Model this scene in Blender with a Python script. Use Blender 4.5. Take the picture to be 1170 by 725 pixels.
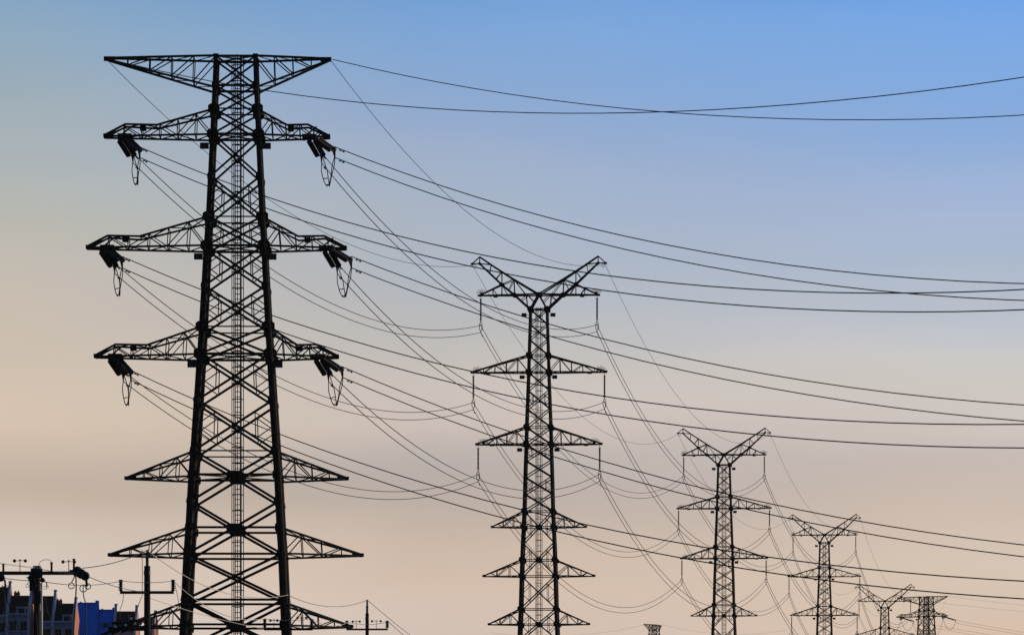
import bpy, math, random
from mathutils import Vector as V
R = math.radians
random.seed(7)
for o in list(bpy.data.objects):
    bpy.data.objects.remove(o)
S = bpy.context.scene
COL = S.collection

# ------------------------------------------------------------------ camera
F = 5500.0          # focal length in photo pixels (photo is 1170 wide)
EYE = 1.7
HZ = 946.0          # photo row of the horizon (below the frame)
cd = bpy.data.cameras.new('camera')
cam = bpy.data.objects.new('camera', cd)
COL.objects.link(cam)
cam.location = (0, 0, EYE)
cam.rotation_euler = (R(90), 0, 0)
cd.sensor_width = 36
cd.lens = 36 * F / 1170
cd.shift_y = (HZ - 362.5) / 1170
cd.clip_start = 1
cd.clip_end = 30000
S.camera = cam
S.view_settings.view_transform = 'Standard'
S.view_settings.look = 'None'
S.view_settings.exposure = 0
S.view_settings.gamma = 1

SUN_EL, SUN_AZ = R(6), R(72)      # azimuth clockwise from the view direction (+Y)

# ------------------------------------------------------------------ sky
def lin(c):
    return tuple(((v/255)/12.92 if v/255 <= .04045 else ((v/255+.055)/1.055)**2.4) for v in c) + (1,)
W = bpy.data.worlds.new('World')
S.world = W
W.use_nodes = True
nt = W.node_tree
nt.nodes.clear()
N = nt.nodes.new
L = nt.links.new
def math_node(tree, op, a, b=None, c=None, clamp=False):
    n = tree.nodes.new('ShaderNodeMath'); n.operation = op; n.use_clamp = clamp
    for i, v in enumerate((a, b, c)):
        if v is None: continue
        if isinstance(v, (int, float)): n.inputs[i].default_value = v
        else: tree.links.new(v, n.inputs[i])
    return n.outputs[0]
tc = N('ShaderNodeTexCoord')
sep = N('ShaderNodeSeparateXYZ'); L(tc.outputs['Generated'], sep.inputs[0])
hx = math_node(nt, 'MULTIPLY', sep.outputs[0], sep.outputs[0])
hy = math_node(nt, 'MULTIPLY', sep.outputs[1], sep.outputs[1])
hor = math_node(nt, 'SQRT', math_node(nt, 'ADD', hx, hy))
elev = math_node(nt, 'ARCTAN2', sep.outputs[2], hor)          # elevation above the horizon, radians
azim = math_node(nt, 'ARCTAN2', sep.outputs[0], sep.outputs[1])  # 0 straight ahead, + to the right
nz = N('ShaderNodeTexNoise'); nz.inputs['Scale'].default_value = 9; nz.inputs['Detail'].default_value = 3
mp = N('ShaderNodeMapping'); mp.inputs['Scale'].default_value = (1, 1, 4)
L(tc.outputs['Generated'], mp.inputs[0]); L(mp.outputs[0], nz.inputs['Vector'])
wob = math_node(nt, 'MULTIPLY_ADD', nz.outputs[0], .016, -.008)
el2 = math_node(nt, 'ADD', elev, wob)
tt = math_node(nt, 'DIVIDE', el2, .25, clamp=True)           # ramp covers the lowest 14 degrees
def ramp(stops):
    r = N('ShaderNodeValToRGB')
    cr = r.color_ramp; cr.interpolation = 'CARDINAL'
    while len(cr.elements) < len(stops): cr.elements.new(.5)
    for e, (row, c) in zip(cr.elements, stops):
        e.position = ((HZ-row)/F)/.25
        e.color = lin(c)
    L(tt, r.inputs[0])
    return r.outputs[0]
SKY_L = [(946, (214,196,180)), (725, (219,205,193)), (660, (217,202,189)), (612, (212,197,184)), (575, (199,181,164)), (540, (198,181,165)), (490, (214,194,174)), (420, (207,192,176)),
         (320, (197,188,177)), (260, (184,184,176)), (200, (173,180,182)), (100, (155,173,186)), (8, (132,163,193)), (-300, (84,124,182))]
SKY_M = [(946, (214,192,174)), (706, (214,196,183)), (662, (214,192,175)), (602, (198,181,168)), (532, (185,176,170)), (480, (204,192,184)), (420, (195,190,186)),
         (352, (181,184,189)), (242, (168,180,197)), (162, (152,172,203)), (10, (117,160,212)), (-300, (76,120,190))]
SKY_R = [(946, (222,194,170)), (712, (219,193,172)), (642, (216,198,181)), (582, (207,190,177)), (532, (200,188,181)), (480, (208,198,192)), (432, (204,200,196)), (402, (197,198,202)),
         (302, (174,187,207)), (252, (166,183,214)), (172, (144,174,217)), (10, (111,162,227)), (-300, (70,118,196))]
azL = math_node(nt, 'MULTIPLY_ADD', azim, 1/.0818, .1009/.0818, clamp=True)
azR = math_node(nt, 'MULTIPLY_ADD', azim, 1/.1127, .0191/.1127, clamp=True)
mixLM = N('ShaderNodeMix'); mixLM.data_type = 'RGBA'
L(azL, mixLM.inputs[0]); L(ramp(SKY_L), mixLM.inputs[6]); L(ramp(SKY_M), mixLM.inputs[7])
mixLR = N('ShaderNodeMix'); mixLR.data_type = 'RGBA'
L(azR, mixLR.inputs[0]); L(mixLM.outputs[2], mixLR.inputs[6]); L(ramp(SKY_R), mixLR.inputs[7])
# thin uneven veil: slight streaky differences in brightness
nz2 = N('ShaderNodeTexNoise'); nz2.inputs['Scale'].default_value = 14; nz2.inputs['Detail'].default_value = 4
mp2 = N('ShaderNodeMapping'); mp2.inputs['Scale'].default_value = (1, 1, 5); mp2.inputs['Rotation'].default_value = (0, R(4), 0)
L(tc.outputs['Generated'], mp2.inputs[0]); L(mp2.outputs[0], nz2.inputs['Vector'])
veil = math_node(nt, 'MULTIPLY_ADD', nz2.outputs[0], .10, .965)
vm = N('ShaderNodeVectorMath'); vm.operation = 'SCALE'; L(mixLR.outputs[2], vm.inputs[0]); L(veil, vm.inputs[3])
sky = N('ShaderNodeTexSky'); sky.sky_type = 'NISHITA'; sky.sun_disc = False
sky.sun_elevation = SUN_EL; sky.sun_rotation = SUN_AZ; sky.dust_density = 2
skm = N('ShaderNodeMix'); skm.data_type = 'RGBA'; skm.blend_type = 'MULTIPLY'; skm.inputs[0].default_value = 1
L(sky.outputs[0], skm.inputs[6]); skm.inputs[7].default_value = (.052, .072, .115, 1)
up = math_node(nt, 'MULTIPLY_ADD', elev, 1/.20, -.9, clamp=True)   # 0 below ~10 deg, 1 above ~22 deg
back = math_node(nt, 'MULTIPLY_ADD', math_node(nt, 'ABSOLUTE', azim), 1/.9, -.45, clamp=True)
w = math_node(nt, 'MAXIMUM', up, back)
mixU = N('ShaderNodeMix'); mixU.data_type = 'RGBA'
L(w, mixU.inputs[0]); L(vm.outputs[0], mixU.inputs[6]); L(skm.outputs[2], mixU.inputs[7])
bg = N('ShaderNodeBackground'); bg.inputs[1].default_value = 1
L(mixU.outputs[2], bg.inputs[0])
wo = N('ShaderNodeOutputWorld'); L(bg.outputs[0], wo.inputs[0])

# ------------------------------------------------------------------ sun
sd = bpy.data.lights.new('sun', 'SUN'); sd.energy = 2.0; sd.angle = R(.6); sd.color = (1, .76, .58)
so = bpy.data.objects.new('sun', sd); COL.objects.link(so)
tosun = V((math.sin(SUN_AZ)*math.cos(SUN_EL), math.cos(SUN_AZ)*math.cos(SUN_EL), math.sin(SUN_EL)))
so.rotation_euler = tosun.to_track_quat('Z', 'Y').to_euler()
so.location = (60, 60, 60)

# ------------------------------------------------------------------ materials
def mat(name, rgb, rough=.6, metal=0.0, var=.25, scale=2.0, spec=.5):
    m = bpy.data.materials.new(name); m.use_nodes = True
    t = m.node_tree; b = t.nodes['Principled BSDF']
    n = t.nodes.new('ShaderNodeTexNoise'); n.inputs['Scale'].default_value = scale; n.inputs['Detail'].default_value = 5
    g = t.nodes.new('ShaderNodeTexCoord'); t.links.new(g.outputs['Object'], n.inputs['Vector'])
    r = t.nodes.new('ShaderNodeValToRGB')
    r.color_ramp.elements[0].position = .3; r.color_ramp.elements[1].position = .7
    r.color_ramp.elements[0].color = tuple(c*(1-var) for c in rgb) + (1,)
    r.color_ramp.elements[1].color = tuple(min(1, c*(1+var)) for c in rgb) + (1,)
    t.links.new(n.outputs[0], r.inputs[0]); t.links.new(r.outputs[0], b.inputs['Base Color'])
    b.inputs['Roughness'].default_value = rough; b.inputs['Metallic'].default_value = metal
    b.inputs['Specular IOR Level'].default_value = spec
    return m
M = dict(
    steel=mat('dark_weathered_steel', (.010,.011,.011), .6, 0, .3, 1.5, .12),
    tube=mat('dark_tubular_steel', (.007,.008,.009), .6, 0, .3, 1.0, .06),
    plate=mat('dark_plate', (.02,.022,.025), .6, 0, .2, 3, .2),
    insul=mat('dark_glazed_insulator', (.012,.012,.012), .4, 0, .2, 5, .3),
    wire=mat('weathered_conductor', (.03,.028,.026), .6, 0, .2, 1, .2),
    pale=mat('painted_glint_aluminium', (.7,.62,.56), .5, 0, .15, 1),  # aluminium with the wires' specular sun glint painted into a pale base colour
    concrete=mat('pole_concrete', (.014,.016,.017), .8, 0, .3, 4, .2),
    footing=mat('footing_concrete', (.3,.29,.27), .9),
    ironwork=mat('pole_ironwork', (.02,.02,.02), .6, 0, .3, 6, .3),
    red=mat('red_plastic', (.5,.03,.02), .5), brown=mat('brown_plastic', (.12,.05,.02), .5),
    white=mat('white_porcelain', (.8,.78,.75), .4),
    slate=mat('dark_slate_roof', (.007,.014,.015), .9, 0, .4, 1.2, .15),
    bluewall=mat('blue_grey_render', (.24,.27,.42), .9, 0, .15, .7, .1),
    parapet=mat('lilac_parapet_render', (.33,.37,.58), .9, 0, .15, .7, .1),
    salmon=mat('salmon_render', (.58,.27,.19), .9, 0, .12, .7, .2),
    bluemetal=mat('bright_blue_sheet_roof', (.006,.19,.80), .6, 0, .12, .5, .3),
    frame=mat('window_frame_paint', (.3,.3,.36), .6), glass=mat('dark_window_glass', (.01,.014,.018), .35, 0, .1, 1, .15),
    brick=mat('chimney_brick', (.14,.09,.07), .9),
)
def grass_mat():
    m = mat('rough_grass', (.05,.07,.03), .95, 0, .45, .02)
    return m
M['grass'] = grass_mat()

# ------------------------------------------------------------------ mesh helpers
class MB:
    def __init__(s): s.v, s.f = [], []
    def prism(s, p, q, ru, rv=None, n=4, r2=None, rot=math.pi/4):
        """n-sided bar from p to q; ru = half width (circumradius for n>4), r2 = radius at q"""
        p, q = V(p), V(q); d = q-p
        if d.length < 1e-6: return
        d.normalize()
        up_ = V((0,0,1)) if abs(d.z) < .9 else V((0,1,0))
        a = d.cross(up_).normalized(); b = a.cross(d).normalized()
        k = math.sqrt(2) if n == 4 else 1
        i0 = len(s.v)
        for c, r in ((p, ru), (q, ru if r2 is None else r2)):
            for j in range(n):
                t = rot + 2*math.pi*j/n
                s.v.append(tuple(c + a*math.cos(t)*r*k + b*math.sin(t)*r*k))
        for j in range(n):
            s.f.append((i0+j, i0+(j+1) % n, i0+n+(j+1) % n, i0+n+j))
        s.f.append(tuple(i0+j for j in range(n))[::-1]); s.f.append(tuple(i0+n+j for j in range(n)))
    def poly(s, pts, r, n=4):
        for a, b in zip(pts, pts[1:]): s.prism(a, b, r, n=n)
    def tube(s, pts, r, n=5):
        """one continuous tube along a polyline"""
        i0 = len(s.v); pts = [V(p) for p in pts]; m = len(pts)
        for i, p in enumerate(pts):
            d = (pts[min(i+1, m-1)]-pts[max(i-1, 0)]).normalized()
            up_ = V((0,0,1)) if abs(d.z) < .95 else V((0,1,0))
            a = d.cross(up_).normalized(); b = a.cross(d).normalized()
            for j in range(n):
                t = 2*math.pi*j/n
                s.v.append(tuple(p + a*math.cos(t)*r + b*math.sin(t)*r))
        for i in range(m-1):
            for j in range(n):
                s.f.append((i0+i*n+j, i0+i*n+(j+1) % n, i0+(i+1)*n+(j+1) % n, i0+(i+1)*n+j))
        s.f.append(tuple(i0+j for j in range(n))[::-1]); s.f.append(tuple(i0+(m-1)*n+j for j in range(n)))
    def ring(s, c, r, w, axis='y', n=14):
        c = V(c); pts = []
        for j in range(n+1):
            t = 2*math.pi*j/n
            if axis == 'y': pts.append(c+V((math.cos(t)*r, 0, math.sin(t)*r)))
            else: pts.append(c+V((math.cos(t)*r, math.sin(t)*r, 0)))
        s.tube(pts, w, 4)
    def box(s, c, sx, sy, sz):
        x, y, z = c; i = len(s.v)
        for dx in (-1, 1):
            for dy in (-1, 1):
                for dz in (-1, 1): s.v.append((x+dx*sx/2, y+dy*sy/2, z+dz*sz/2))
        for f in ((0,1,3,2), (4,6,7,5), (0,4,5,1), (2,3,7,6), (0,2,6,4), (1,5,7,3)): s.f.append(tuple(i+k for k in f))
    def plate(s, c, w, h, th, ch=.3, axis='y'):
        """octagonal plate; axis = its thin direction"""
        x, y, z = c; a, b = w/2, h/2; k = ch
        o = [(-a, -b*k), (-a*k, -b), (a*k, -b), (a, -b*k), (a, b*k), (a*k, b), (-a*k, b), (-a, b*k)]
        i = len(s.v)
        for d in (-th/2, th/2):
            for u, v_ in o:
                s.v.append((x+u, y+d, z+v_) if axis == 'y' else (x+d, y+u, z+v_))
        for j in range(8): s.f.append((i+j, i+(j+1) % 8, i+8+(j+1) % 8, i+8+j))
        s.f.append(tuple(i+j for j in range(8))[::-1]); s.f.append(tuple(i+8+j for j in range(8)))
    def ball(s, c, r, n=8, m=6, sq=1.0):
        i0 = len(s.v); c = V(c)
        for a in range(m+1):
            p = math.pi*a/m
            for b in range(n):
                t = 2*math.pi*b/n
                s.v.append(tuple(c+V((r*math.sin(p)*math.cos(t), r*math.sin(p)*math.sin(t), r*sq*math.cos(p)))))
        for a in range(m):
            for b in range(n):
                s.f.append((i0+a*n+b, i0+a*n+(b+1) % n, i0+(a+1)*n+(b+1) % n, i0+(a+1)*n+b))
    def discs(s, p, q, r, rc, count, n=10):
        """an insulator string: core rod with bell-shaped sheds"""
        p, q = V(p), V(q); s.prism(p, q, rc, n=6)
        for k in range(count):
            a = p.lerp(q, (k+.15)/count); b = p.lerp(q, (k+.75)/count)
            s.prism(a, b, r, n=n, r2=r*.45)
    def quad(s, *pts):
        i = len(s.v); s.v += [tuple(p) for p in pts]; s.f.append(tuple(range(i, i+len(pts))))
    def build(s, name, m, parent=None, smooth=False):
        me = bpy.data.meshes.new(name); me.from_pydata(s.v, [], s.f); me.validate(); me.update()
        me.materials.append(m)
        if smooth:
            for p in me.polygons: p.use_smooth = True
        o = bpy.data.objects.new(name, me); COL.objects.link(o)
        if parent is not None: o.parent = parent
        return o
def tag(o, label=None, cat=None, group=None, kind=None):
    if label: o['label'] = label
    if cat: o['category'] = cat
    if group: o['group'] = group
    if kind: o['kind'] = kind
    return o
def thing(name, label, cat, loc=(0,0,0), rz=0, group=None):
    o = bpy.data.objects.new(name, None); COL.objects.link(o); o.empty_display_size = .5
    o.location = loc; o.rotation_euler = (0, 0, rz)
    return tag(o, label, cat, group)
def copy_tree(o, parent=None):
    c = o.copy(); COL.objects.link(c); c.parent = parent
    for ch in list(o.children): copy_tree(ch, c)
    return c
def P(px, py, d): return V(((px-585)*d/F, d, EYE+(HZ-py)*d/F))
def lerp(a, b, t): return a+(b-a)*t
def table(tab, x):
    if x <= tab[0][0]: return tab[0][1]
    for (a, va), (b, vb) in zip(tab, tab[1:]):
        if x <= b: return lerp(va, vb, (x-a)/(b-a))
    return tab[-1][1]

# ------------------------------------------------------------------ terrain (never in view: the horizon lies below the frame)
def ground_h(x, y):
    def ss(a, b, t):
        t = max(0, min(1, (t-a)/(b-a))); return t*t*(3-2*t)
    return 12.4*ss(1380, 1560, y) + 14*ss(1650, 2080, y)
g = MB()
ys = [-3000, -500, 0, 500, 1000, 1300] + [1380+20*i for i in range(40)] + [2300, 3000, 5000, 9000]
xs = [-6000, -4000, -1500, -500, 0, 500, 1500, 4000, 6000]
for y in ys:
    for x in xs: g.v.append((x, y, ground_h(x, y)))
for j in range(len(ys)-1):
    for i in range(len(xs)-1):
        a = j*len(xs)+i; g.f.append((a, a+1, a+1+len(xs), a+len(xs)))
tag(g.build('ground', M['grass']), kind='structure')

# ------------------------------------------------------------------ lattice pieces
def body_brace(mb, z0, z1, h0, h1, w, kind='X', sec=False, ws=.03):
    """bracing of the four faces between two levels; h = half width of the body"""
    for face in range(4):
        def pt(u, z, h):      # u in -1..1 across the face
            c = h*u
            return ((c, -h, z), (h, c, z), (-c, h, z), (-h, -c, z))[face]
        hm, zm = (h0+h1)/2, (z0+z1)/2
        if kind == 'X':
            mb.prism(pt(-1, z0, h0), pt(1, z1, h1), w); mb.prism(pt(1, z0, h0), pt(-1, z1, h1), w)
        if sec:
            for s_ in (-1, 1):
                zu, zl = lerp(z0, z1, .76), lerp(z0, z1, .24)
                hu, hl = lerp(h0, h1, .76), lerp(h0, h1, .24)
                a, b, m_ = pt(s_*.52, zu, hu), pt(s_*.52, zl, hl), pt(s_, zm, hm)
                mb.prism(a, m_, ws); mb.prism(b, m_, ws); mb.prism(a, b, ws)
def belt(mb, z, h, w, plan=False):
    c = [(-h, -h, z), (h, -h, z), (h, h, z), (-h, h, z)]
    for i in range(4): mb.prism(c[i], c[(i+1) % 4], w)
    if plan: mb.prism(c[0], c[2], w*.6); mb.prism(c[1], c[3], w*.6)
def arm(mb, side, hw_l, hw_u, zl, zu, tip, n, wc, wb, tipd=.12, upper=None, ztip=None, sec2=True):
    """truss crossarm: two lower and two upper chords running to the tip.
    upper: list of (fraction, z) the upper chord passes on its way out"""
    zt = zl if ztip is None else ztip
    up_ = [(0, zu)] + (upper or []) + [(1, zt+.12 if upper is None else zt+.15)]
    def uz(f): return table(up_, f)
    def pt(f, y, top):
        h = hw_u if top else hw_l
        x = lerp(h, tip, f); yy = y*lerp(h, tipd, f)
        return (side*x, yy, uz(f) if top else lerp(zl, zt, f))
    fs = [i/n for i in range(n)] + [1]
    for y in (-1, 1):
        mb.prism(pt(0, y, 0), pt(1, y, 0), wc)
        for a, b in zip(up_, up_[1:]):
            mb.prism(pt(a[0], y, 1), pt(b[0], y, 1), wc)
        for i in range(1, n):
            mb.prism(pt(fs[i], y, 0), pt(fs[i], y, 1), wb)
            if i % 2: mb.prism(pt(fs[i-1], y, 0), pt(fs[i], y, 1), wb); mb.prism(pt(fs[i], y, 1), pt(fs[i+1], y, 0) , wb)
            elif i == n-1: mb.prism(pt(fs[i], y, 0), pt((fs[i]+1)/2, y, 1), wb)
    for i in range(1, n):
        mb.prism(pt(fs[i], -1, 0), pt(fs[i], 1, 0), wb); mb.prism(pt(fs[i], -1, 1), pt(fs[i], 1, 1), wb)
        mb.prism(pt(fs[i-1], -1 if i % 2 else 1, 0), pt(fs[i], 1 if i % 2 else -1, 0), wb)
        mb.prism(pt(fs[i-1], -1 if i % 2 else 1, 1), pt(fs[i], 1 if i % 2 else -1, 1), wb)
    mb.prism(pt(1, -1, 0), pt(1, 1, 0), wc*1.2)
    mb.box((side*(tip), 0, zt+.08), .45, tipd*2+.1, .28)
def ladder(mb, z0, z1, x=0, y=0, w=.42, cage=.48, step=.42, r=.032):
    for sx in (-1, 1): mb.prism((x+sx*w/2, y, z0), (x+sx*w/2, y, z1), r*1.3)
    z = z0
    while z < z1:
        mb.prism((x-w/2, y, z), (x+w/2, y, z), r); z += step
    for a in (-80, -40, 0, 40, 80):           # cage straps
        t = R(a); px_, py_ = x+math.sin(t)*cage, y-.05-math.cos(t)*cage*1.3
        mb.prism((px_, py_, z0+2.5), (px_, py_, z1), r)
    z = z0+2.5
    while z < z1:
        pts = [(x+math.sin(R(a))*cage, y-.05-math.cos(R(a))*cage*1.3, z) for a in range(-90, 91, 30)]
        mb.poly(pts, r*1.2); z += 1.3

# ------------------------------------------------------------------ the near angle (tension) tower
K1 = 394/F
def z1_(py): return EYE+(HZ-py)*K1
def x1_(px): return (px-270.0)*K1
HW1 = [(z1_(a), b*K1) for a, b in ((970,73),(725,57.5),(691,56),(634,53.5),(605,51.5),(545,48.5),(519,46.5),(408,39.5),(376,37.5),(284,32.5),(250,30.3),(157,26),(103,23.6),(66,22.4))]
def hw1(z): return table(HW1, z)
def make_angle_tower():
    t = thing('angle_tower', None, 'pylon')
    lv = [970, 905, 850, 805, 772, 743, 715, 687, 635, 605, 575.5, 545, 518, 460.5, 407.5, 376.5, 330, 284, 251, 205, 156.5, 127.5, 101, 67.5]
    zs = [z1_(a) for a in lv]; zs[0] = 0
    # legs, each with its gusset plates
    for sx in (-1, 1):
        for sy in (-1, 1):
            m = MB()
            for i in range(len(zs)-1):
                a, b = zs[i], zs[i+1]; ha, hb = hw1(a), hw1(b)
                f = a/zs[-1]; r = lerp(.40, .19, f)
                m.prism((sx*ha, sy*ha, a), (sx*hb, sy*hb, b), r, n=10)
            for i, z in enumerate(zs[1:-1], 1):
                h = hw1(z); f = z/zs[-1]; big = lv[i] in (156.5, 127.5, 251, 284, 376.5, 407.5)
                wdt = lerp(1.1, .75, f)*(1.22 if big else .8); 
                m.plate((sx*(h-.05 if not big else h), sy*(h+.02), z), wdt, lerp(.95, .7, f)*(1.1 if big else 1), .05, .6)
                m.plate((sx*(h+.02), sy*(h-.05), z), wdt, .8, .05, .6, 'x')
                m.prism((sx*h, sy*h, z-.06), (sx*h, sy*h, z+.06), lerp(.48, .26, f), n=10)     # flange
            h = hw1(zs[-1]); m.box((sx*h, sy*h, zs[-1]), .42, .42, .34)
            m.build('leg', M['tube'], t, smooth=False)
            fm = MB(); fm.prism((sx*hw1(0), sy*hw1(0), -1), (sx*hw1(0), sy*hw1(0), .45), .6, n=12)
            fm.build('footing', M['footing'], t)
    b = MB()
    for i in range(len(zs)-1):
        a, c = zs[i], zs[i+1]; f = a/zs[-1]; w_ = lerp(.12, .072, f)
        top, bot = lv[i+1], lv[i]
        # K-pairs meeting in a centre plate count as one large X over two panels
        if (bot, top) in ((575.5, 545), (545, 518), (635, 605), (605, 575.5), (743, 715), (715, 687)):
            for face in range(4):
                def pt(u, z, h): return ((h*u, -h, z), (h, h*u, z), (-h*u, h, z), (-h, -h*u, z))[face]
                mid_z = c if bot in (575.5, 635, 743) else a
                oth = a if mid_z == c else c
                for s_ in (-1, 1): b.prism(pt(s_, oth, hw1(oth)), pt(0, mid_z, hw1(mid_z)), w_)
        else:
            body_brace(b, a, c, hw1(a), hw1(c), w_, 'X', sec=top in (205, 251, 330, 284.0, 376.5, 407.5, 460.5, 518) and abs(bot-top) > 31, ws=.042)
    for lvl in (970-60, 805, 743, 715, 687, 635, 605, 545, 518, 407.5, 376.5, 284, 251, 156.5, 127.5, 101, 67.5):
        z = z1_(lvl); b_w = .055 if lvl in (518, 376.5, 251, 127.5) else .09
        if lvl != 910: belt(b, z, hw1(z), b_w, plan=lvl in (545, 407.5, 284, 156.5, 67.5))
    for lvl in (715, 605, 545):
        z = z1_(lvl); h = hw1(z)
        for s_ in (-1, 1):
            b.plate((0, s_*h, z), 1.35, .62, .04, .6); b.plate((s_*h, 0, z), 1.35, .62, .04, .6, 'x')
    for lvl in (181, 228, 307, 353, 434, 489, 661):
        z = z1_(lvl); h = hw1(z)
        for s_ in (-1, 1): b.plate((0, s_*h, z), .42, .3, .04, .6)
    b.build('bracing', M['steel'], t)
    l = MB(); ladder(l, .5, z1_(63), x=x1_(271.5), y=.3)
    l.build('caged_ladder', M['steel'], t)
    # (y lower chord, y at the leg of the upper chord, left tip, right tip, box-ended?)
    arms = [(157, 128, 119, 377, 1), (284, 251, 99, 396, 1), (408, 376.5, 108, 387, 1),
            (547, 518.5, 144, 397, 0), (634.5, 605, 125, 414, 0), (716, 690, 140, 402, 0)]
    for yl, yu, xl, xr, boxed in arms:
        for side, tipx in ((-1, xl), (1, xr)):
            m = MB(); zl, zu = z1_(yl), z1_(yu); tip = abs(x1_(tipx))-(.2 if boxed else .1)
            if boxed:
                L_ = tip-hw1(zl); f1 = 1-58*K1/L_*(1 if side < 0 else .88); f2 = 1-22*K1/L_
                f1 = max(f1, .42)
                arm(m, side, hw1(zl), hw1(zu), zl, zu, tip, 6 if side < 0 else 5, .078, .04, tipd=.55,
                    upper=[(f1, zl+.85), (f2, zl+.95)])
                # heavier end frame the strings are hung from
                xe = side*(tip-1.5)
                for dx in (-.45, .45):
                    m.prism((xe+dx, -.8, zl-.06), (xe+dx, .8, zl-.06), .09)
                m.box((xe, 0, zl+.12), 1.15, .9, .26)
                m.prism((xe-.5, 0, zl), (xe+.6, 0, zl+.9), .06)
                m.box((side*(tip-3.0), 0, zl+.72), .5, 1.0, .34)
            else:
                arm(m, side, hw1(zl), hw1(zu), zl, zu, tip, 4, .078, .038, tipd=.12)
                m.box((side*(tip-.35), 0, zl+.1), .8, .25, .26)
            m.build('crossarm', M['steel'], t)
    for side, tipx in ((-1, 121), (1, 376.5)):
        m = MB(); zt, zb = z1_(67), z1_(103); tip = abs(x1_(tipx)); h0, h1 = hw1(zb), hw1(zt)
        n = 5 if side < 0 else 4
        def pt(f, y, top): return (side*lerp(h1 if top else h0, tip, f), y*lerp(h1 if top else h0, .12, f), zt if top else lerp(zb, zt-.12, f))
        for y in (-1, 1):
            m.prism(pt(0, y, 1), pt(1, y, 1), .085); m.prism(pt(0, y, 0), pt(1, y, 0), .085)
            for i in range(1, n):
                m.prism(pt(i/n, y, 0), pt(i/n, y, 1), .042)
                m.prism(pt(i/n, y, 0), pt((i-1)/n, y, 1), .045)
        for i in range(1, n):
            for top in (0, 1):
                m.prism(pt(i/n, -1, top), pt(i/n, 1, top), .03); m.prism(pt((i-1)/n, -1, top), pt(i/n, 1, top), .03)
        m.box((side*(tip-.3), 0, zt-.05), .9, .4, .34)
        m.build('crossarm', M['steel'], t)
    for lvl in (170.5, 297, 420):
        z = z1_(lvl)
        for side in (-1, 1):
            h = hw1(z); m = MB()
            m.box((side*(h+.62), -h-.05, z), .72, .04, .52)
            m.prism((side*h, -h, z+.14), (side*(h+.6), -h, z+.14), .02); m.prism((side*h, -h, z-.14), (side*(h+.6), -h, z-.14), .02)
            m.build('marker_plate', M['plate'], t)
    return t
T1 = make_angle_tower()
T1POS = V(((270-585)*K1, 394, 0))
T1.location = T1POS; T1.rotation_euler.z = R(1.2)
tag(T1, 'huge black lattice pylon with flat top arm and caged ladder, nearest at left', 'pylon', 'angle pylons with flat tops')
T6 = copy_tree(T1)
K6 = 1570/F
T6.location = ((1058.5-585)*K6, 1570, 12.6); T6.rotation_euler.z = R(-33)
T6['label'] = 'distant flat-topped pylon turned sideways behind the smallest V-headed pylon at lower right'
T7 = copy_tree(T1)
T7.location = P(747.5, 0, 2100).xy.to_3d() + V((0, 0, 25.9)); T7.rotation_euler.z = R(64)
T7['label'] = 'tiny far flat-topped pylon head just above the bottom edge between larger pylons'

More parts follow.
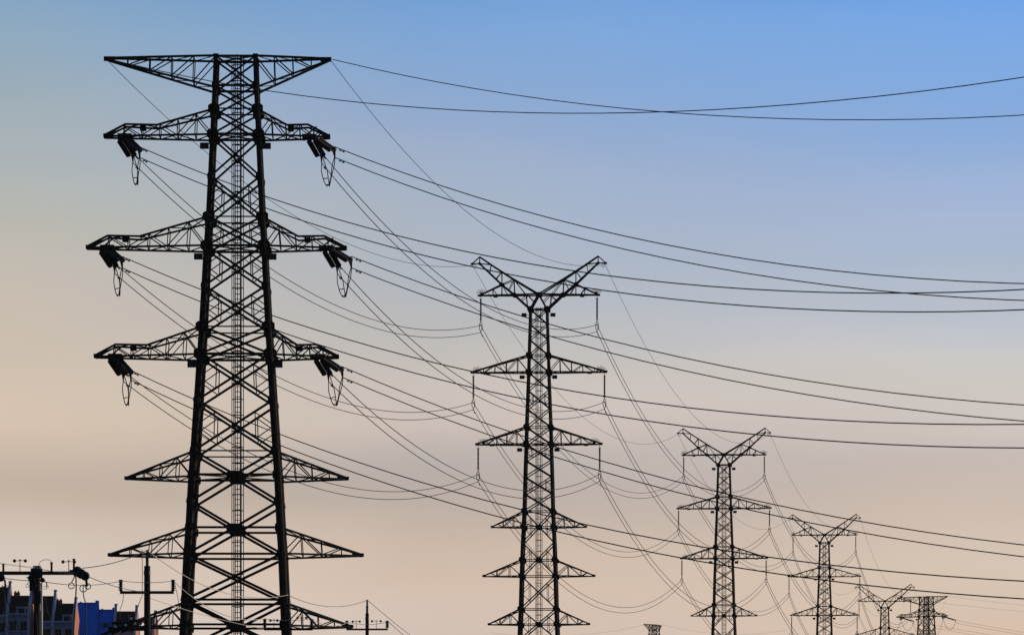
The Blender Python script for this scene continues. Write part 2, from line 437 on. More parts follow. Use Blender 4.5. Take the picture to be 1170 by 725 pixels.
# ------------------------------------------------------------------ suspension towers with V heads
K2 = 587/F
def z2_(py): return EYE+(HZ-py)*K2
def x2_(px): return (px-615.5)*K2
HW2 = [(z2_(a), b*K2) for a, b in ((962,31),(713,21),(695,20.2),(658,19.3),(620,18),(584,16.3),(545,15.4),(507,14.2),(488,13.8),(425,11.5),(406,11),(353,9.4))]
def hw2(z): return table(HW2, z)
def make_v_tower():
    t = thing('suspension_tower', None, 'pylon')
    lv = [962, 915, 868, 825, 788, 758, 731, 695.6, 658, 620, 584, 564, 545, 526, 507.5, 488, 467, 446, 425.3, 406, 388, 370.5, 353.5]
    zs = [z2_(a) for a in lv]; zs[0] = 0
    for sx in (-1, 1):
        for sy in (-1, 1):
            m = MB()
            for a, b in zip(zs, zs[1:]):
                r = lerp(.25, .15, a/zs[-1])
                m.prism((sx*hw2(a), sy*hw2(a), a), (sx*hw2(b), sy*hw2(b), b), r, n=8)
            for lvl in (353.5, 406, 425.3, 488, 507.5, 584, 602, 639.5, 658, 695.6, 713, 788, 868):
                z = z2_(lvl); h = hw2(z); m.plate((sx*h, sy*(h+.02), z), .76, .66, .05, .55); m.plate((sx*(h+.02), sy*h, z), .8, .7, .05, .5, 'x')
            m.build('leg', M['tube'], t)
            fm = MB(); fm.prism((sx*hw2(0), sy*hw2(0), -2.5), (sx*hw2(0), sy*hw2(0), .4), .45, n=10); fm.build('footing', M['footing'], t)
    b = MB()
    for i in range(len(zs)-1):
        a, c = zs[i], zs[i+1]
        body_brace(b, a, c, hw2(a), hw2(c), lerp(.085, .055, a/zs[-1]), 'X', sec=lv[i] > 500 and i > 5 and lv[i]-lv[i+1] > 30 or lv[i] in (564, 526, 467), ws=.035)
    for lvl in (868, 788, 713, 695.6, 658, 639.5, 602, 584, 507.5, 488, 425.3, 406, 353.5):
        z = z2_(lvl); belt(b, z, hw2(z), .055, plan=lvl in (507.5, 425.3, 353.5))
    for lvl in (713, 639.5, 602):
        z = z2_(lvl); h = hw2(z)
        for s_ in (-1, 1): b.plate((0, s_*h, z), .7, .5, .04, .5)
    b.build('bracing', M['steel'], t)
    l = MB(); ladder(l, .5, z2_(351), 0, .15, w=.4, cage=.42, step=.7, r=.024); l.build('caged_ladder', M['steel'], t)
    for yl, yu, half, n in ((425.3, 406, 76.3, 5), (507.5, 488, 70.8, 5), (602, 584, 53, 3), (658, 639.5, 62.6, 3), (713, 695.6, 56.5, 3)):
        for side in (-1, 1):
            m = MB(); zl, zu = z2_(yl), z2_(yu)
            arm(m, side, hw2(zl), hw2(zu), zl, zu, half*K2, n, .078 if yl < 550 else .065, .04, tipd=.1)
            if yl < 550:
                m.box((side*half*K2*.76, 0, zl-.05), .5, .5, .26)
            m.build('crossarm', M['steel'], t)
    # V head
    ZC, ZL = z2_(336.5), z2_(353.5)
    for side in (-1, 1):
        m = MB()
        hb = hw2(ZL)
        def q(px, py, y): return (side*(px-615.5)*K2, y, z2_(py))
        def yd(px): return lerp(hb, .15, max(0, min(1, (px-626)/58)))
        for y in (-1, 1):
            def a(px, py): return q(px, py, y*yd(px))
            W_ = .06
            lower = [a(625, 353.5), a(643.3, 336.9), a(657.8, 325), a(683.3, 300.7)]
            upper = [a(615.5, 336.5), a(643.8, 319.3), a(665, 305.5), a(683.3, 293)]
            m.poly(lower, .098); m.poly(upper, .085)
            m.poly([a(615.5, 336.5), a(643.3, 336.9), a(682.5, 337.2)], .085)          # level chord out to the arm tip
            m.prism(a(657.8, 325), a(682.5, 336.6), .075)
            m.prism(a(657.8, 325), a(643.8, 319.3), .05)
            m.prism(a(615.5, 336.5), a(625, 353.5), .1)
            m.prism(a(683.3, 293), a(691.8, 300.6), .05); m.prism(a(683.3, 300.7), a(691.8, 300.6), .05)
            m.prism(a(683.3, 293), a(683.3, 300.7), .05)
            B = .042
            for (u, v_) in (((643.8, 319.3), (643.3, 336.9)), ((657.8, 325), (657.8, 310.2)), ((657.8, 325), (657.8, 337)), ((672, 313.0), (670, 302)),
                            ((643.8, 319.3), (630, 337)), ((630, 337), (628.5, 350)), ((628, 337), (620.5, 345.5)), ((636, 343.3), (628, 337)),
                            ((657.8, 310.2), (664.5, 318.6)), ((670, 302), (683.3, 300.7)), ((668, 330), (663, 337)), ((657.8, 325), (651, 337)), ((668, 330), (668, 337)), ((650, 331.5), (643.8, 319.3))):
                m.prism(a(*u), a(*v_), B)
            m.plate(a(643.3, 336.9), .7, .5, .05); m.plate(a(657.8, 325), .62, .45, .05); m.plate(a(683.3, 300.7), .4, .35, .05)
        for px_, py_ in ((643.3, 336.9), (657.8, 325), (683.3, 300.7), (683.3, 293), (643.8, 319.3), (665, 305.5), (682.5, 337.2), (670, 337.1)):
            m.prism(q(px_, py_, -yd(px_)), q(px_, py_, yd(px_)), .035)
        m.prism(q(643.8, 319.3, -yd(643.8)), q(665, 305.5, yd(665)), .03); m.prism(q(657.8, 325, -yd(657.8)), q(683.3, 300.7, yd(683)), .03)
        m.box(q(691.8, 300.9, 0), .35, .3, .22); m.box(q(683.2, 337.1, 0), .5, .3, .25); m.box(q(665, 338.2, 0), .5, .5, .25)
        if side == 1:
            m.box((0, 0, ZC), .75, hb*2+.2, .42)
        m.ring(q(689, 303.5, 0), .2, .03)
        m.build('earthwire_horn', M['steel'], t)
        for hx_, hy_, out in ((681, 335.5, 1), (686, 423.7, 1), (679, 506, 1)):
            s_ = MB(); c = V(q(hx_, hy_, 0))
            for k in range(9):
                aa = R(lerp(20, 160, k/8)); s_.prism(c, c+V((math.cos(aa)*.75, (k % 3-1)*.2, math.sin(aa)*.62)), .022)
            s_.box(c, .3, .3, .1)
            s_.build('bird_spikes', M['steel'], t)
    for lvl in (359.5, 430.5, 513.5):
        z = z2_(lvl)
        for side in (-1, 1):
            h = hw2(z); m = MB(); m.box((side*(h+.74), -h-.05, z-.12), .62, .04, .45)
            m.prism((side*h, -h, z-.1), (side*(h+.7), -h, z-.1), .03); m.build('marker_plate', M['plate'], t)
    return t
T2 = make_v_tower()
VT = [T2]+[copy_tree(T2) for _ in range(3)]
VPOS = [(V((3.28, 587, 0))), V((37.3, 847, .7)), V((70.8, 1091, 1.5)), V((103.0, 1330, -2.2))]
VROT = [-3.0, -5.0, -6.0, -6.5]
VLAB = ['largest V-headed lattice pylon, standing just right of the huge flat-topped pylon',
        'medium V-headed lattice pylon, third in the line',
        'small V-headed lattice pylon fourth in the line, with all three insulator arms in view',
        'smallest V-headed lattice pylon at lower right, only its head and top arm in view']
for o, p, lb, vr in zip(VT, VPOS, VLAB, VROT):
    o.location = p; o.rotation_euler.z = R(vr)
    tag(o, lb, 'pylon', 'V-headed pylons receding in a line')
NTH = ['second', 'third', 'fourth', 'fifth']
ORD = ['largest V-headed pylon', 'medium V-headed pylon', 'small fourth pylon', 'smallest V-headed pylon']

# ------------------------------------------------------------------ suspension strings (hang from the V towers)
LEV = [('top', 337.2, 66.5), ('middle', 425.3, 75), ('bottom', 507.5, 69.5)]
def make_string():
    t = thing('insulator_string', None, 'insulator', group='hanging insulator strings on the V-headed pylons')
    m = MB(); m.discs((0, 0, -.35), (0, 0, -2.85), .15, .08, 16, 8); m.prism((0, 0, 0), (0, 0, -.36), .03)
    for zz in (-.3, -2.9): m.ring((0, 0, zz), .17, .02, 'z'); m.prism((-.17, 0, zz), (.17, 0, zz), .02)
    m.build('insulator_rod', M['insul'], t)
    m = MB(); m.prism((0, 0, -2.85), (0, 0, -3.1), .04)
    m.poly([(0, 0, -3.05), (-.17, 0, -3.4), (-.17, 0, -3.95), (0, 0, -4.25), (.17, 0, -3.95), (.17, 0, -3.4), (0, 0, -3.05)], .04)
    m.prism((0, -.35, -3.5), (0, .35, -3.5), .06); m.prism((0, -.35, -4.4), (0, .35, -4.4), .06); m.prism((0, 0, -4.2), (0, 0, -4.4), .03)
    m.build('clamp_yoke', M['ironwork'], t)
    return t
proto = make_string()
HANG = []      # per tower: {(level, side): Vector attach}
first = True
for ti, (o, p) in enumerate(zip(VT, VPOS)):
    H = {}
    c, s_ = math.cos(R(VROT[ti])), math.sin(R(VROT[ti]))
    for nm, py, half in LEV:
        for side in (-1, 1):
            lx = side*half*K2
            a = V((p.x+lx*c, p.y+lx*s_, p.z+z2_(py)-.12)); H[(nm, side)] = a
            if ti == 3 and nm != 'top' and nm != 'middle': continue
            st = proto if first else copy_tree(proto); first = False
            st.location = a; st.rotation_euler.z = R(VROT[ti])
            st['label'] = 'thin insulator string under the %s %s arm of the %s' % (nm, 'left' if side < 0 else 'right', ORD[ti])
    lx = 76*K2
    for side in (-1, 1): H[('earth', side)] = V((p.x+side*lx*c, p.y+side*lx*s_, p.z+z2_(302.5)))
    HANG.append(H)

# ------------------------------------------------------------------ conductors
def sagline(a, b, sag, n=40):
    return [a.lerp(b, i/n)-V((0, 0, 4*sag*(i/n)*(1-i/n))) for i in range(n+1)]
KS = 1.42e-4
def damper(mb, p, d, r=.05):
    d = d.normalized(); p = p-V((0, 0, .12)); mb.prism(p-d*.25, p+d*.25, .018)
    for s_ in (-1, 1): mb.prism(p+d*s_*.16, p+d*s_*.32, r*1.3, n=6)
    mb.prism(p, p+V((0, 0, .12)), .02)
LVN = {'top': 'top', 'middle': 'middle', 'bottom': 'bottom'}
def twin(a, b, label, group, r=.03, sep=.85, n=40, pts=None, damp=True, d0=3.2):
    t = thing('twin_conductor', label, 'power line', a, 0, group)
    for k, off in enumerate((0, -sep)):
        base = pts[k] if pts else [p+V((0, 0, off)) for p in sagline(a, b, KS*(b-a).length**2, n)]
        m = MB(); m.tube([p-a for p in base], r, 5); m.build('wire', M['wire'], t)
        if damp:
            dm = MB(); d = base[1]-base[0]; damper(dm, base[0]+d.normalized()*d0-a, d); dm.build('vibration_damper', M['ironwork'], t)
    return t
def earth(pts, label, group, r=.02):
    a = pts[0]; t = MB(); t.tube([p-a for p in pts], r, 5)
    o = t.build('earth_wire', M['wire']); o.location = a
    return tag(o, label, 'power line', group)

# strings and jumpers on the near tower
def attach1(level_py, px): return V(((px-585)*K1, 394, z1_(level_py)-.1))
def tension_set(a, b, label, group, r=.225, n=13):
    """two parallel disc strings from arm point a to yoke at b"""
    t = thing('tension_insulator', label, 'insulator', a, 0, group)
    d = (b-a).normalized(); side = d.cross(V((0, 0, 1))).normalized()
    for s_ in (-1, 1):
        p = a+side*.27*s_; q = b+side*.27*s_
        m = MB(); m.discs(p.lerp(q, .1)-a, p.lerp(q, .88)-a, r, .05, n, 10); m.build('disc_string', M['insul'], t)
    y = MB()
    for s_ in (-1, 1):
        y.prism(side*.27*s_, side*.27*s_+(b-a)*.1, .035)
    y.prism(side*-.3, side*.3, .06)
    y.build('hanger', M['ironwork'], t)
    y = MB()
    e = b-a
    y.prism(e-d*.38+side*.3, e-d*.38-side*.3, .05); y.prism(e-d*.4, e-d*.1+V((0, 0, .42)), .04); y.prism(e-d*.4, e-d*.1-V((0, 0, .42)), .04)
    y.prism(e-d*.1+V((0, 0, .43)), e-d*.1-V((0, 0, .43)), .05)
    y.build('yoke_plate', M['ironwork'], t)
    return t
def lsq(ts, zs, z0):      # z = z0 + b t + c t^2
    s2 = sum(t*t for t in ts); s3 = sum(t**3 for t in ts); s4 = sum(t**4 for t in ts)
    r1 = sum(t*(z-z0) for t, z in zip(ts, zs)); r2 = sum(t*t*(z-z0) for t, z in zip(ts, zs))
    det = s2*s4-s3*s3
    return (r1*s4-r2*s3)/det, (r2*s2-r1*s3)/det
def fit_wire(A, dirv, tr, tmax, n=48):
    """wire hanging in the vertical plane through A along dirv, its height fitted to sightings"""
    ts, zs = [], []
    for px, py in tr:
        k = (px-585)/F; t = (k*A.y-A.x)/(dirv.x-k*dirv.y)
        y = A.y+dirv.y*t; ts.append(t); zs.append(EYE+(HZ-py)*y/F)
    t0 = ts[0]; b, c = lsq([t-t0 for t in ts[1:]], zs[1:], zs[0])
    out = []
    for i in range(n+1):
        t = t0+(tmax-t0)*i/n; u = t-t0
        out.append(V((A.x+dirv.x*t, A.y+dirv.y*t, zs[0]+b*u+c*u*u)))
    return out
TR = {
 ('top', 1): ([(383,168),(495.6,211),(560,230),(800,286.5),(910,303),(1170,324.5)], [(383,180),(462,210),(560,244.5),(800,302.7),(910,320),(1170,343.5)]),
 ('top', -1): ([(160,168),(305,226),(540,289.5),(800,325),(910,332),(1170,331.5)], [(160,180),(305,239),(540,304.5),(800,344.5),(910,352.5),(1170,354)]),
 ('middle', 1): ([(402,293),(560,351),(629,371),(800,412),(910,432),(1170,463)], [(402,306),(546.7,359),(629,384.5),(773,421),(910,448),(1170,481)]),
 ('middle', -1): ([(140,293),(313,362),(540,425),(629,442),(800,466),(910,476),(1170,485.5)], [(140,306),(317,378.5),(560,447),(629,462),(800,488),(910,500),(1170,512)]),
 ('bottom', 1): ([(392,419),(560,485.5),(635.5,511),(800,556),(910,580.5),(1170,622.5)], [(392,431),(560,497),(631,521),(800,568),(910,594),(1170,635.5)]),
 ('bottom', -1): ([(150,423),(333,500),(560,573),(633,592),(800,622.6),(910,639.5),(1170,664)], [(150,434),(322,508),(560,587),(633,606.7),(781,637),(910,659),(1170,683)]),
}
ATT = {('top', -1): (157, 141), ('top', 1): (157, 358), ('middle', -1): (284, 120), ('middle', 1): (284, 376), ('bottom', -1): (408, 130), ('bottom', 1): (408, 366)}
DIR = {-1: V((63, -96, 0)).normalized(), 1: V((51.5, -60, 0)).normalized()}
WAY = (VPOS[0]-T1POS).normalized()
SN = {-1: 'left', 1: 'right'}
for (nm, side), (py, px) in ATT.items():
    A = attach1(py, px); lb = '%s %s arm of the huge near pylon' % (nm, SN[side])
    pts = [fit_wire(A, DIR[side], tr, 215) for tr in TR[(nm, side)]]
    e1 = (pts[0][0]+pts[1][0])/2
    tension_set(A+V((.2, -.3, 0)), e1, 'disc insulator pair aimed right under the %s' % lb, 'tension insulators on the near pylon')
    twin(pts[0][0], None, 'cable pair to the right edge from the %s' % lb, 'cables leaving the near pylon to the right', r=.042, pts=pts, d0=.9)
    # away side
    h = HANG[0][(nm, side)]; end = h-V((0, 0, 3.5))
    B0 = A+V((-.2, .4, 0)); st = A+WAY*2.7+V((.25, 0, -.8))
    tension_set(B0, st-V((0, 0, .43)), 'disc insulator pair aimed steeply down under the %s' % lb, 'tension insulators on the near pylon')
    twin(st, end, 'cable pair to the second pylon from the %s' % lb, 'cables between first and second pylon', r=.038, d0=1.3)
    # jumper loop: two cables hung between the string ends
    jt = thing('jumper_loop', 'twin cable loop below the %s' % lb, 'cable', A, 0, 'jumper loops on the near pylon')
    j0, j1 = e1-V((0, 0, .3)), st-V((0, 0, .5))
    prs = []
    for k, off in enumerate((-.24, .24)):
        o_ = V((off, 0, 0)); a0, b0 = j0+o_+V((0, 0, .3 if k else .1)), j1+o_+V((0, 0, .3 if k else .1))
        low = z1_(py+(55 if side > 0 or nm == 'bottom' else 54)); mid = (a0+b0)/2; drop = mid.z-low
        seq = []
        for i in range(29):
            u = i/28; q = a0.lerp(b0, u); shp = 1-abs(2*u-1)**1.75
            q = V((q.x, q.y, lerp(q.z, mid.z, shp)-drop*shp)); 
            bulge = math.sin(u*math.pi*2)*.12; q.x += (-bulge if k else bulge*.4)+off*(min(1, 7*min(u, 1-u))*(1-.7*shp)-1)
            seq.append(q-A)
        prs.append(seq); m = MB(); m.tube(seq, .04, 5); m.build('wire', M['wire'], jt)
    for i in (8, 12, 17, 21):
        m = MB(); m.prism(prs[0][i], prs[1][i], .035); m.build('spacer', M['ironwork'], jt)
# earth wires
for side, tr, tipx in ((1, [(380,68),(560,104.5),(660,118),(815,133),(910,135.5),(990,136.3),(1170,132)], 376.5), (-1, [(122,67),(301,103.5),(400,116),(560,128),(660,129.5),(750,128),(910,118),(1170,89)], 121)):
    A = V(((tipx-585)*K1, 394, z1_(67)))
    earth(fit_wire(A, DIR[side], tr, 215), 'thin wire to the right edge from the %s tip of the flat top arm' % SN[side], 'earth wires leaving the near pylon to the right', .036)
    earth(sagline(A, HANG[0][('earth', side)], 1.36e-4*195**2), 'thin wire from the %s flat arm tip down to the second pylon horn' % SN[side], 'earth wires between first and second pylon', .026)
# spans between the V towers
for i in range(3):
    for nm, py, half in LEV:
        for side in (-1, 1):
            if i == 2 and nm == 'bottom': pass
            a, b = HANG[i][(nm, side)]-V((0, 0, 3.5)), HANG[i+1][(nm, side)]-V((0, 0, 3.5))
            twin(a, b, '%s %s cable pair between the %s and %s pylons of the line' % (nm, SN[side], NTH[i], NTH[i+1]), 'cables between V-headed pylons', r=(.038, .042, .046)[i], d0=1.2, damp=i == 0)
    for side in (-1, 1):
        a, b = HANG[i][('earth', side)], HANG[i+1][('earth', side)]
        earth(sagline(a, b, 1.3e-4*(b-a).length**2), 'thin %s top wire between the %s and %s pylons of the line' % (SN[side], NTH[i], NTH[i+1]), 'earth wires between V-headed pylons', .024)
# last V tower to the distant angle tower, and on to the right
c6, s6 = math.cos(R(-33)), math.sin(R(-33))
out_dir = V((math.sin(R(66)), math.cos(R(66)), 0))
for nm, py, _ in LEV:
    for side in (-1, 1):
        px = ATT[(nm, side)][1]; pyv = {'top': 157, 'middle': 284, 'bottom': 408}[nm]
        lx = (px-270)*K1
        A = V((T6.location.x+lx*c6, 1570+lx*s6, 12.6+z1_(pyv)-.1))
        a = HANG[3][(nm, side)]-V((0, 0, 3.5))
        d = (a-A).normalized()
        e = A+d*3.4-V((0, 0, .6))
        if nm == 'top':
            tension_set(A, e, 'tiny insulator pair aimed at the viewer, %s arm of distant flat-topped pylon' % SN[side], 'tension insulators on the distant pylon')
            e2 = A+out_dir*4.6-V((0, 0, 1.2))
            tension_set(A, e2, 'tiny insulator pair aimed right, %s arm of distant flat-topped pylon' % SN[side], 'tension insulators on the distant pylon')
            jm = MB(); jm.tube([V((p.x, p.y, p.z)) for p in [e.lerp(e2, i/20)-V((0, 0, 3.2*(1-abs(i/10-1)**2.4))) for i in range(21)]], .06, 5)
            tag(jm.build('jumper_loop', M['wire']), 'small jumper cable loop under the %s arm of the distant flat-topped pylon' % SN[side], 'cable')
            end = e2+out_dir*300+V((0, 0, 6))
            twin(e2, end, 'faint pair of cables going right from the %s arm of the distant flat-topped pylon' % SN[side], 'cables leaving the distant pylon', r=.035, damp=False)
        twin(a, e, 'faint %s %s cable pair from the smallest V-headed pylon to the distant flat-topped one' % (nm, SN[side]), 'cables to the distant pylon', r=.032, damp=False)
for side, tipx in ((-1, 121), (1, 376.5)):
    lx = (tipx-270)*K1; A = V((T6.location.x+lx*c6, 1570+lx*s6, 12.6+z1_(67)))
    earth(sagline(HANG[3][('earth', side)], A, 7), 'faint thin wire from the %s horn of the smallest V-headed pylon' % SN[side], 'earth wires to the distant pylon', .02)
    earth(sagline(A, A+out_dir*300+V((0, 0, 4)), 8), 'faint thin wire going right from the %s top tip of the distant flat-topped pylon' % SN[side], 'earth wires leaving the distant pylon', .025)
a7 = P(738, 713, 2100); b7 = P(757, 713, 2100)
earth(sagline(a7, P(560, 722, 2080), 3.0), 'faint thin wire going left from the tiny far pylon head', 'earth wires at the far pylon', .03)
earth(sagline(b7, P(900, 719, 2150), 3.0), 'faint thin wire going right from the tiny far pylon head', 'earth wires at the far pylon', .03)

# ------------------------------------------------------------------ apartment buildings, lower left
def building(x0, x1, d, ytop, yeave, roofmat, label, wallmat='bluewall', par=(1, 1), dormers=(), chim=(), depth=9.0, cols=2, ystep=None):
    """block seen side on to the light: eaves wall to the viewer, roof rising away, party parapets at both ends"""
    k = d/F; X0, X1 = (x0-585)*k, (x1-585)*k; W_ = X1-X0
    zt = EYE+(HZ-ytop)*k; ze = EYE+(HZ-yeave)*k
    t = thing('apartment_building', label, 'building', ((X0+X1)/2, d, 0), 0, 'apartment buildings at lower left')
    h = W_/2; m = MB()
    m.box((0, depth/2, ze/2), W_-.02, depth, ze)
    m.build('wall', M[wallmat], t)
    rd = depth/2
    r = MB()
    for s_, y0, y1 in ((1, -.25, rd), (-1, depth+.25, rd)):
        r.quad((-h, y0, ze), (h, y0, ze), (h, y1, zt), (-h, y1, zt))
        r.quad((-h, y0, ze+.25), (h, y0, ze+.25), (h, y1, zt+.25), (-h, y1, zt+.25))
    r.quad((-h, -.25, ze), (-h, rd, zt), (-h, rd, zt+.25), (-h, -.25, ze+.25)); r.quad((h, -.25, ze), (h, rd, zt), (h, rd, zt+.25), (h, -.25, ze+.25))
    r.quad((-h, -.25, ze), (h, -.25, ze), (h, -.25, ze+.25), (-h, -.25, ze+.25))
    if roofmat == 'bluemetal':      # standing seams and a raised end flashing
        ns = int(W_/.55)
        for i in range(ns+1):
            xx = lerp(-h+.06, h-.06, i/ns); r.prism((xx, -.25, ze+.28), (xx, rd, zt+.28), .035)
        r.box((h-.3, rd, zt+.4), .6, .5, .5); r.box((-h+.5, rd, zt+.3), .25, .3, .35); r.box((0, rd, zt+.27), W_-.1, .3, .12)
    rf = r.build('roof', M[roofmat], t)
    g_ = MB(); g_.box((0, -.33, ze+.03), W_-.06, .14, .34); g_.build('gutter', M['parapet'], t)
    for s_, on in ((-1, par[0]), (1, par[1])):
        if not on: continue
        p = MB(); xx = s_*h; th = .28
        prof = [(-.45, 0), (-.45, ze+.2), (-.1, ze+.9), (rd-.4, zt+.75), (rd-.4, zt+1.0), (rd+.4, zt+1.0), (rd+.4, zt+.75), (depth+.4, ze+.6), (depth+.4, 0)]
        i0 = len(p.v)
        for dx in (-th/2, th/2):
            for y, z in prof: p.v.append((xx+dx, y, z))
        nn = len(prof)
        for j in range(nn): p.f.append((i0+j, i0+(j+1) % nn, i0+nn+(j+1) % nn, i0+nn+j))
        p.f.append(tuple(i0+j for j in range(nn))[::-1]); p.f.append(tuple(i0+nn+j for j in range(nn)))
        p.build('gable_wall', M['salmon'], t)
        q = MB(); q.box((xx-s_*.02, -.52, ze/2+.1), th+.14, .14, ze+.2)
        a_, b_ = V((xx, -.5, ze+.35)), V((xx, rd-.4, zt+1.02))
        i0 = len(q.v)
        for c_ in (a_, b_):
            for dx, dz in ((-th*.75, -.5), (th*.75, -.5), (th*.75, .1), (-th*.75, .1)): q.v.append((c_.x+dx, c_.y, c_.z+dz))
        for f in ((0,1,5,4), (1,2,6,5), (2,3,7,6), (3,0,4,7), (3,2,1,0), (4,5,6,7)): q.f.append(tuple(i0+x for x in f))
        q.box((xx, rd, zt+1.12), .5, .9, .3)
        q.build('parapet_coping', M['parapet'], t)
    for xx in chim:
        c_ = MB(); c_.box((xx, rd, zt+.35), .95, .7, .9)
        for dx in (-.25, .25): c_.box((xx+dx, rd, zt+.9), .2, .2, .3)
        c_.build('chimney', M['brick'], t)
    for xx, fz, ww in dormers:
        yy = lerp(-.25, rd, fz); zz = lerp(ze, zt, fz)
        dm = MB(); dm.box((xx, yy+.6, zz+.45), ww, 1.6, 1.1); dm.box((xx, yy+.5, zz+1.06), ww+.25, 1.9, .14)
        dw = dm.build('dormer', M['parapet'] if roofmat != 'bluemetal' else M[roofmat], t)
        pn = MB(); pn.box((xx, yy-.22, zz+.45), ww*.7, .06, .75); pn.build('pane', M['glass'], dw)
    z = ze-1.9; fl = 0
    while fl < 4:
        for c_ in range(cols):
            xx = lerp(-h, h, (c_+.5)/cols); fm = MB(); ww = min(1.5, W_/cols*.62)
            fm.box((xx, -.03, z), ww+.2, .1, 1.7); wnd = fm.build('window', M['frame'], t)
            pm = MB()
            for s_ in (-1, 1): pm.box((xx+s_*ww/4, -.1, z), ww/2-.06, .05, 1.5)
            pm.build('pane', M['glass'], wnd)
            sm = MB(); sm.box((xx, -.16, z-.95), ww+.4, .35, .12); sm.build('sill', M['parapet'], wnd)
        z -= 3.0; fl += 1
    return t
building(-34, 8.5, 790, 670.5, 703, 'slate', 'dark-roofed apartment block with lilac gable coping cut by the left edge', par=(0, 1), cols=3)
building(9, 33, 790.3, 680, 701, 'slate', 'narrow dark-roofed block with a salmon gable just left of the nearest utility pole', chim=(-.7,), par=(0, 1), dormers=((.5, .02, 1.5),), cols=2)
building(45, 60.5, 790, 680.5, 710, 'slate', 'narrow dark-roofed block just right of the nearest utility pole', par=(0, 1), cols=1)
building(61, 84, 790.3, 689, 710, 'slate', 'dark-roofed block with chimney and salmon gable left of the blue roof', chim=(-1.1,), par=(0, 1), dormers=((.6, .02, 1.4),), cols=2)
building(86, 110.5, 800, 688.5, 736, 'bluemetal', 'block under the taller bright blue roof', par=(0, 0), cols=2)
building(110.7, 130, 800.3, 696.5, 736, 'bluemetal', 'block under the lower bright blue roof with a small dark window', par=(0, 1), dormers=((-.15, .5, 1.1),), cols=2)
building(130.5, 154, 800.6, 698, 719, 'slate', 'small dark-roofed block between the blue roof and the second utility pole', par=(0, 1), cols=2)
building(170, 175.5, 810, 704, 714, 'slate', 'slim salmon gabled block in the gap between utility pole and huge pylon leg', par=(0, 1), cols=1)

# ------------------------------------------------------------------ street distribution poles
def pin_insulator(t, p, h, r=.075, m_='insul'):
    m = MB(); m.discs(V(p)+V((0, 0, .04)), V(p)+V((0, 0, h-.05)), r, r*.5, 5, 9); m.prism(V(p)+V((0, 0, h-.06)), V(p)+V((0, 0, h+.02)), r*.7, n=8)
    return m.build('insulator', M[m_], t)
def utility_pole(px, d, ytop, yarm, halfw, label, rtop=.075, r=.12, ysh=None, arm_w=.045):
    k = d/F; X = (px-585)*k; zt = EYE+(HZ-ytop)*k; za = EYE+(HZ-yarm)*k
    t = thing('utility_pole', label, 'utility pole', (X, d, 0), 0, 'street utility poles')
    m = MB(); zs_ = EYE+(HZ-(ysh or ytop))*k
    m.prism((0, 0, -.5), (0, 0, zs_), r*1.25, n=12, r2=r)
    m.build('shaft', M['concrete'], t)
    if ysh:
        m = MB(); m.prism((0, 0, zs_-.2), (0, 0, zt-.3), rtop*.8, n=8); m.discs((0, 0, zt-.45), (0, 0, zt-.05), rtop, rtop*.5, 4, 8)
        m.prism((0, 0, zt-.06), (0, 0, zt), rtop*.6, n=8); m.prism((0, 0, zs_-.35), (0, 0, zs_-.2), r*1.15, n=12); m.build('top_insulator', M['insul'], t)
    m = MB(); m.prism((-halfw, -r-.05, za), (halfw, -r-.05, za), arm_w); m.prism((0, -r-.05, za), (0, r+.05, za), .05)
    m.build('crossarm', M['ironwork'], t)
    return t, X, zt, za, k
tB, XB, ZB, ZAB, kB = utility_pole(168.2, 188, 627.5, 676.5, 1.05, 'slim utility pole with two upright insulators on its crossarm, left of the huge pylon', ysh=646, r=.122, arm_w=.055)
for s_ in (-1, 1): pin_insulator(tB, (s_*1.02, -.16, ZAB+.02), .46, .11)
tD, XD, ZD, ZAD, kD = utility_pole(329.5, 214, 679, 718.5, 1.08, 'utility pole standing in front of the right leg of the huge pylon', ysh=690, r=.09)
for s_ in (-1, 1): pin_insulator(tD, (s_*1.04, -.16, ZAD+.02), .42, .11)
tC, XC, ZC_, ZAC, kC = utility_pole(419.5, 246, 684.5, 718.5, 1.06, 'short looking utility pole standing clear to the right of the huge pylon', ysh=700, r=.09)
for s_ in (-1, 1): pin_insulator(tC, (s_*1.03, -.16, ZAC+.02), .4, .115)
# fuse gear on pole B: bracket with cut-outs leaning out to the left
m = MB()
zc = EYE+(HZ-706)*kB
m.prism((0, -.2, zc), (-1.9, -.9, zc-.75), .06); m.prism((0, -.2, zc-.42), (-1.5, -.5, zc-.42), .07); m.prism((-.2, -.2, zc-.2), (-1.3, -.6, zc-.2), .05)
m.build('fuse_bracket', M['ironwork'], tB)
for i, (fx, fz) in enumerate(((-.35, -.3), (-.72, -.36), (-1.1, -.42), (-.5, -.1))):
    m = MB(); m.discs((fx, -.6, zc+fz+.2), (fx-.16, -.75, zc+fz-.24), .085, .04, 4, 8); m.box((fx-.2, -.72, zc+fz), .06, .06, .5)
    m.box((fx, -.6, zc+fz), .16, .14, .3); fo = m.build('fuse_cutout', M['insul'], tB)
    w_ = MB(); w_.prism((fx-.1, -.82, zc+fz+.05), (fx-.02, -.82, zc+fz+.09), .045, n=7); w_.build('porcelain_cap', M['white'], fo)
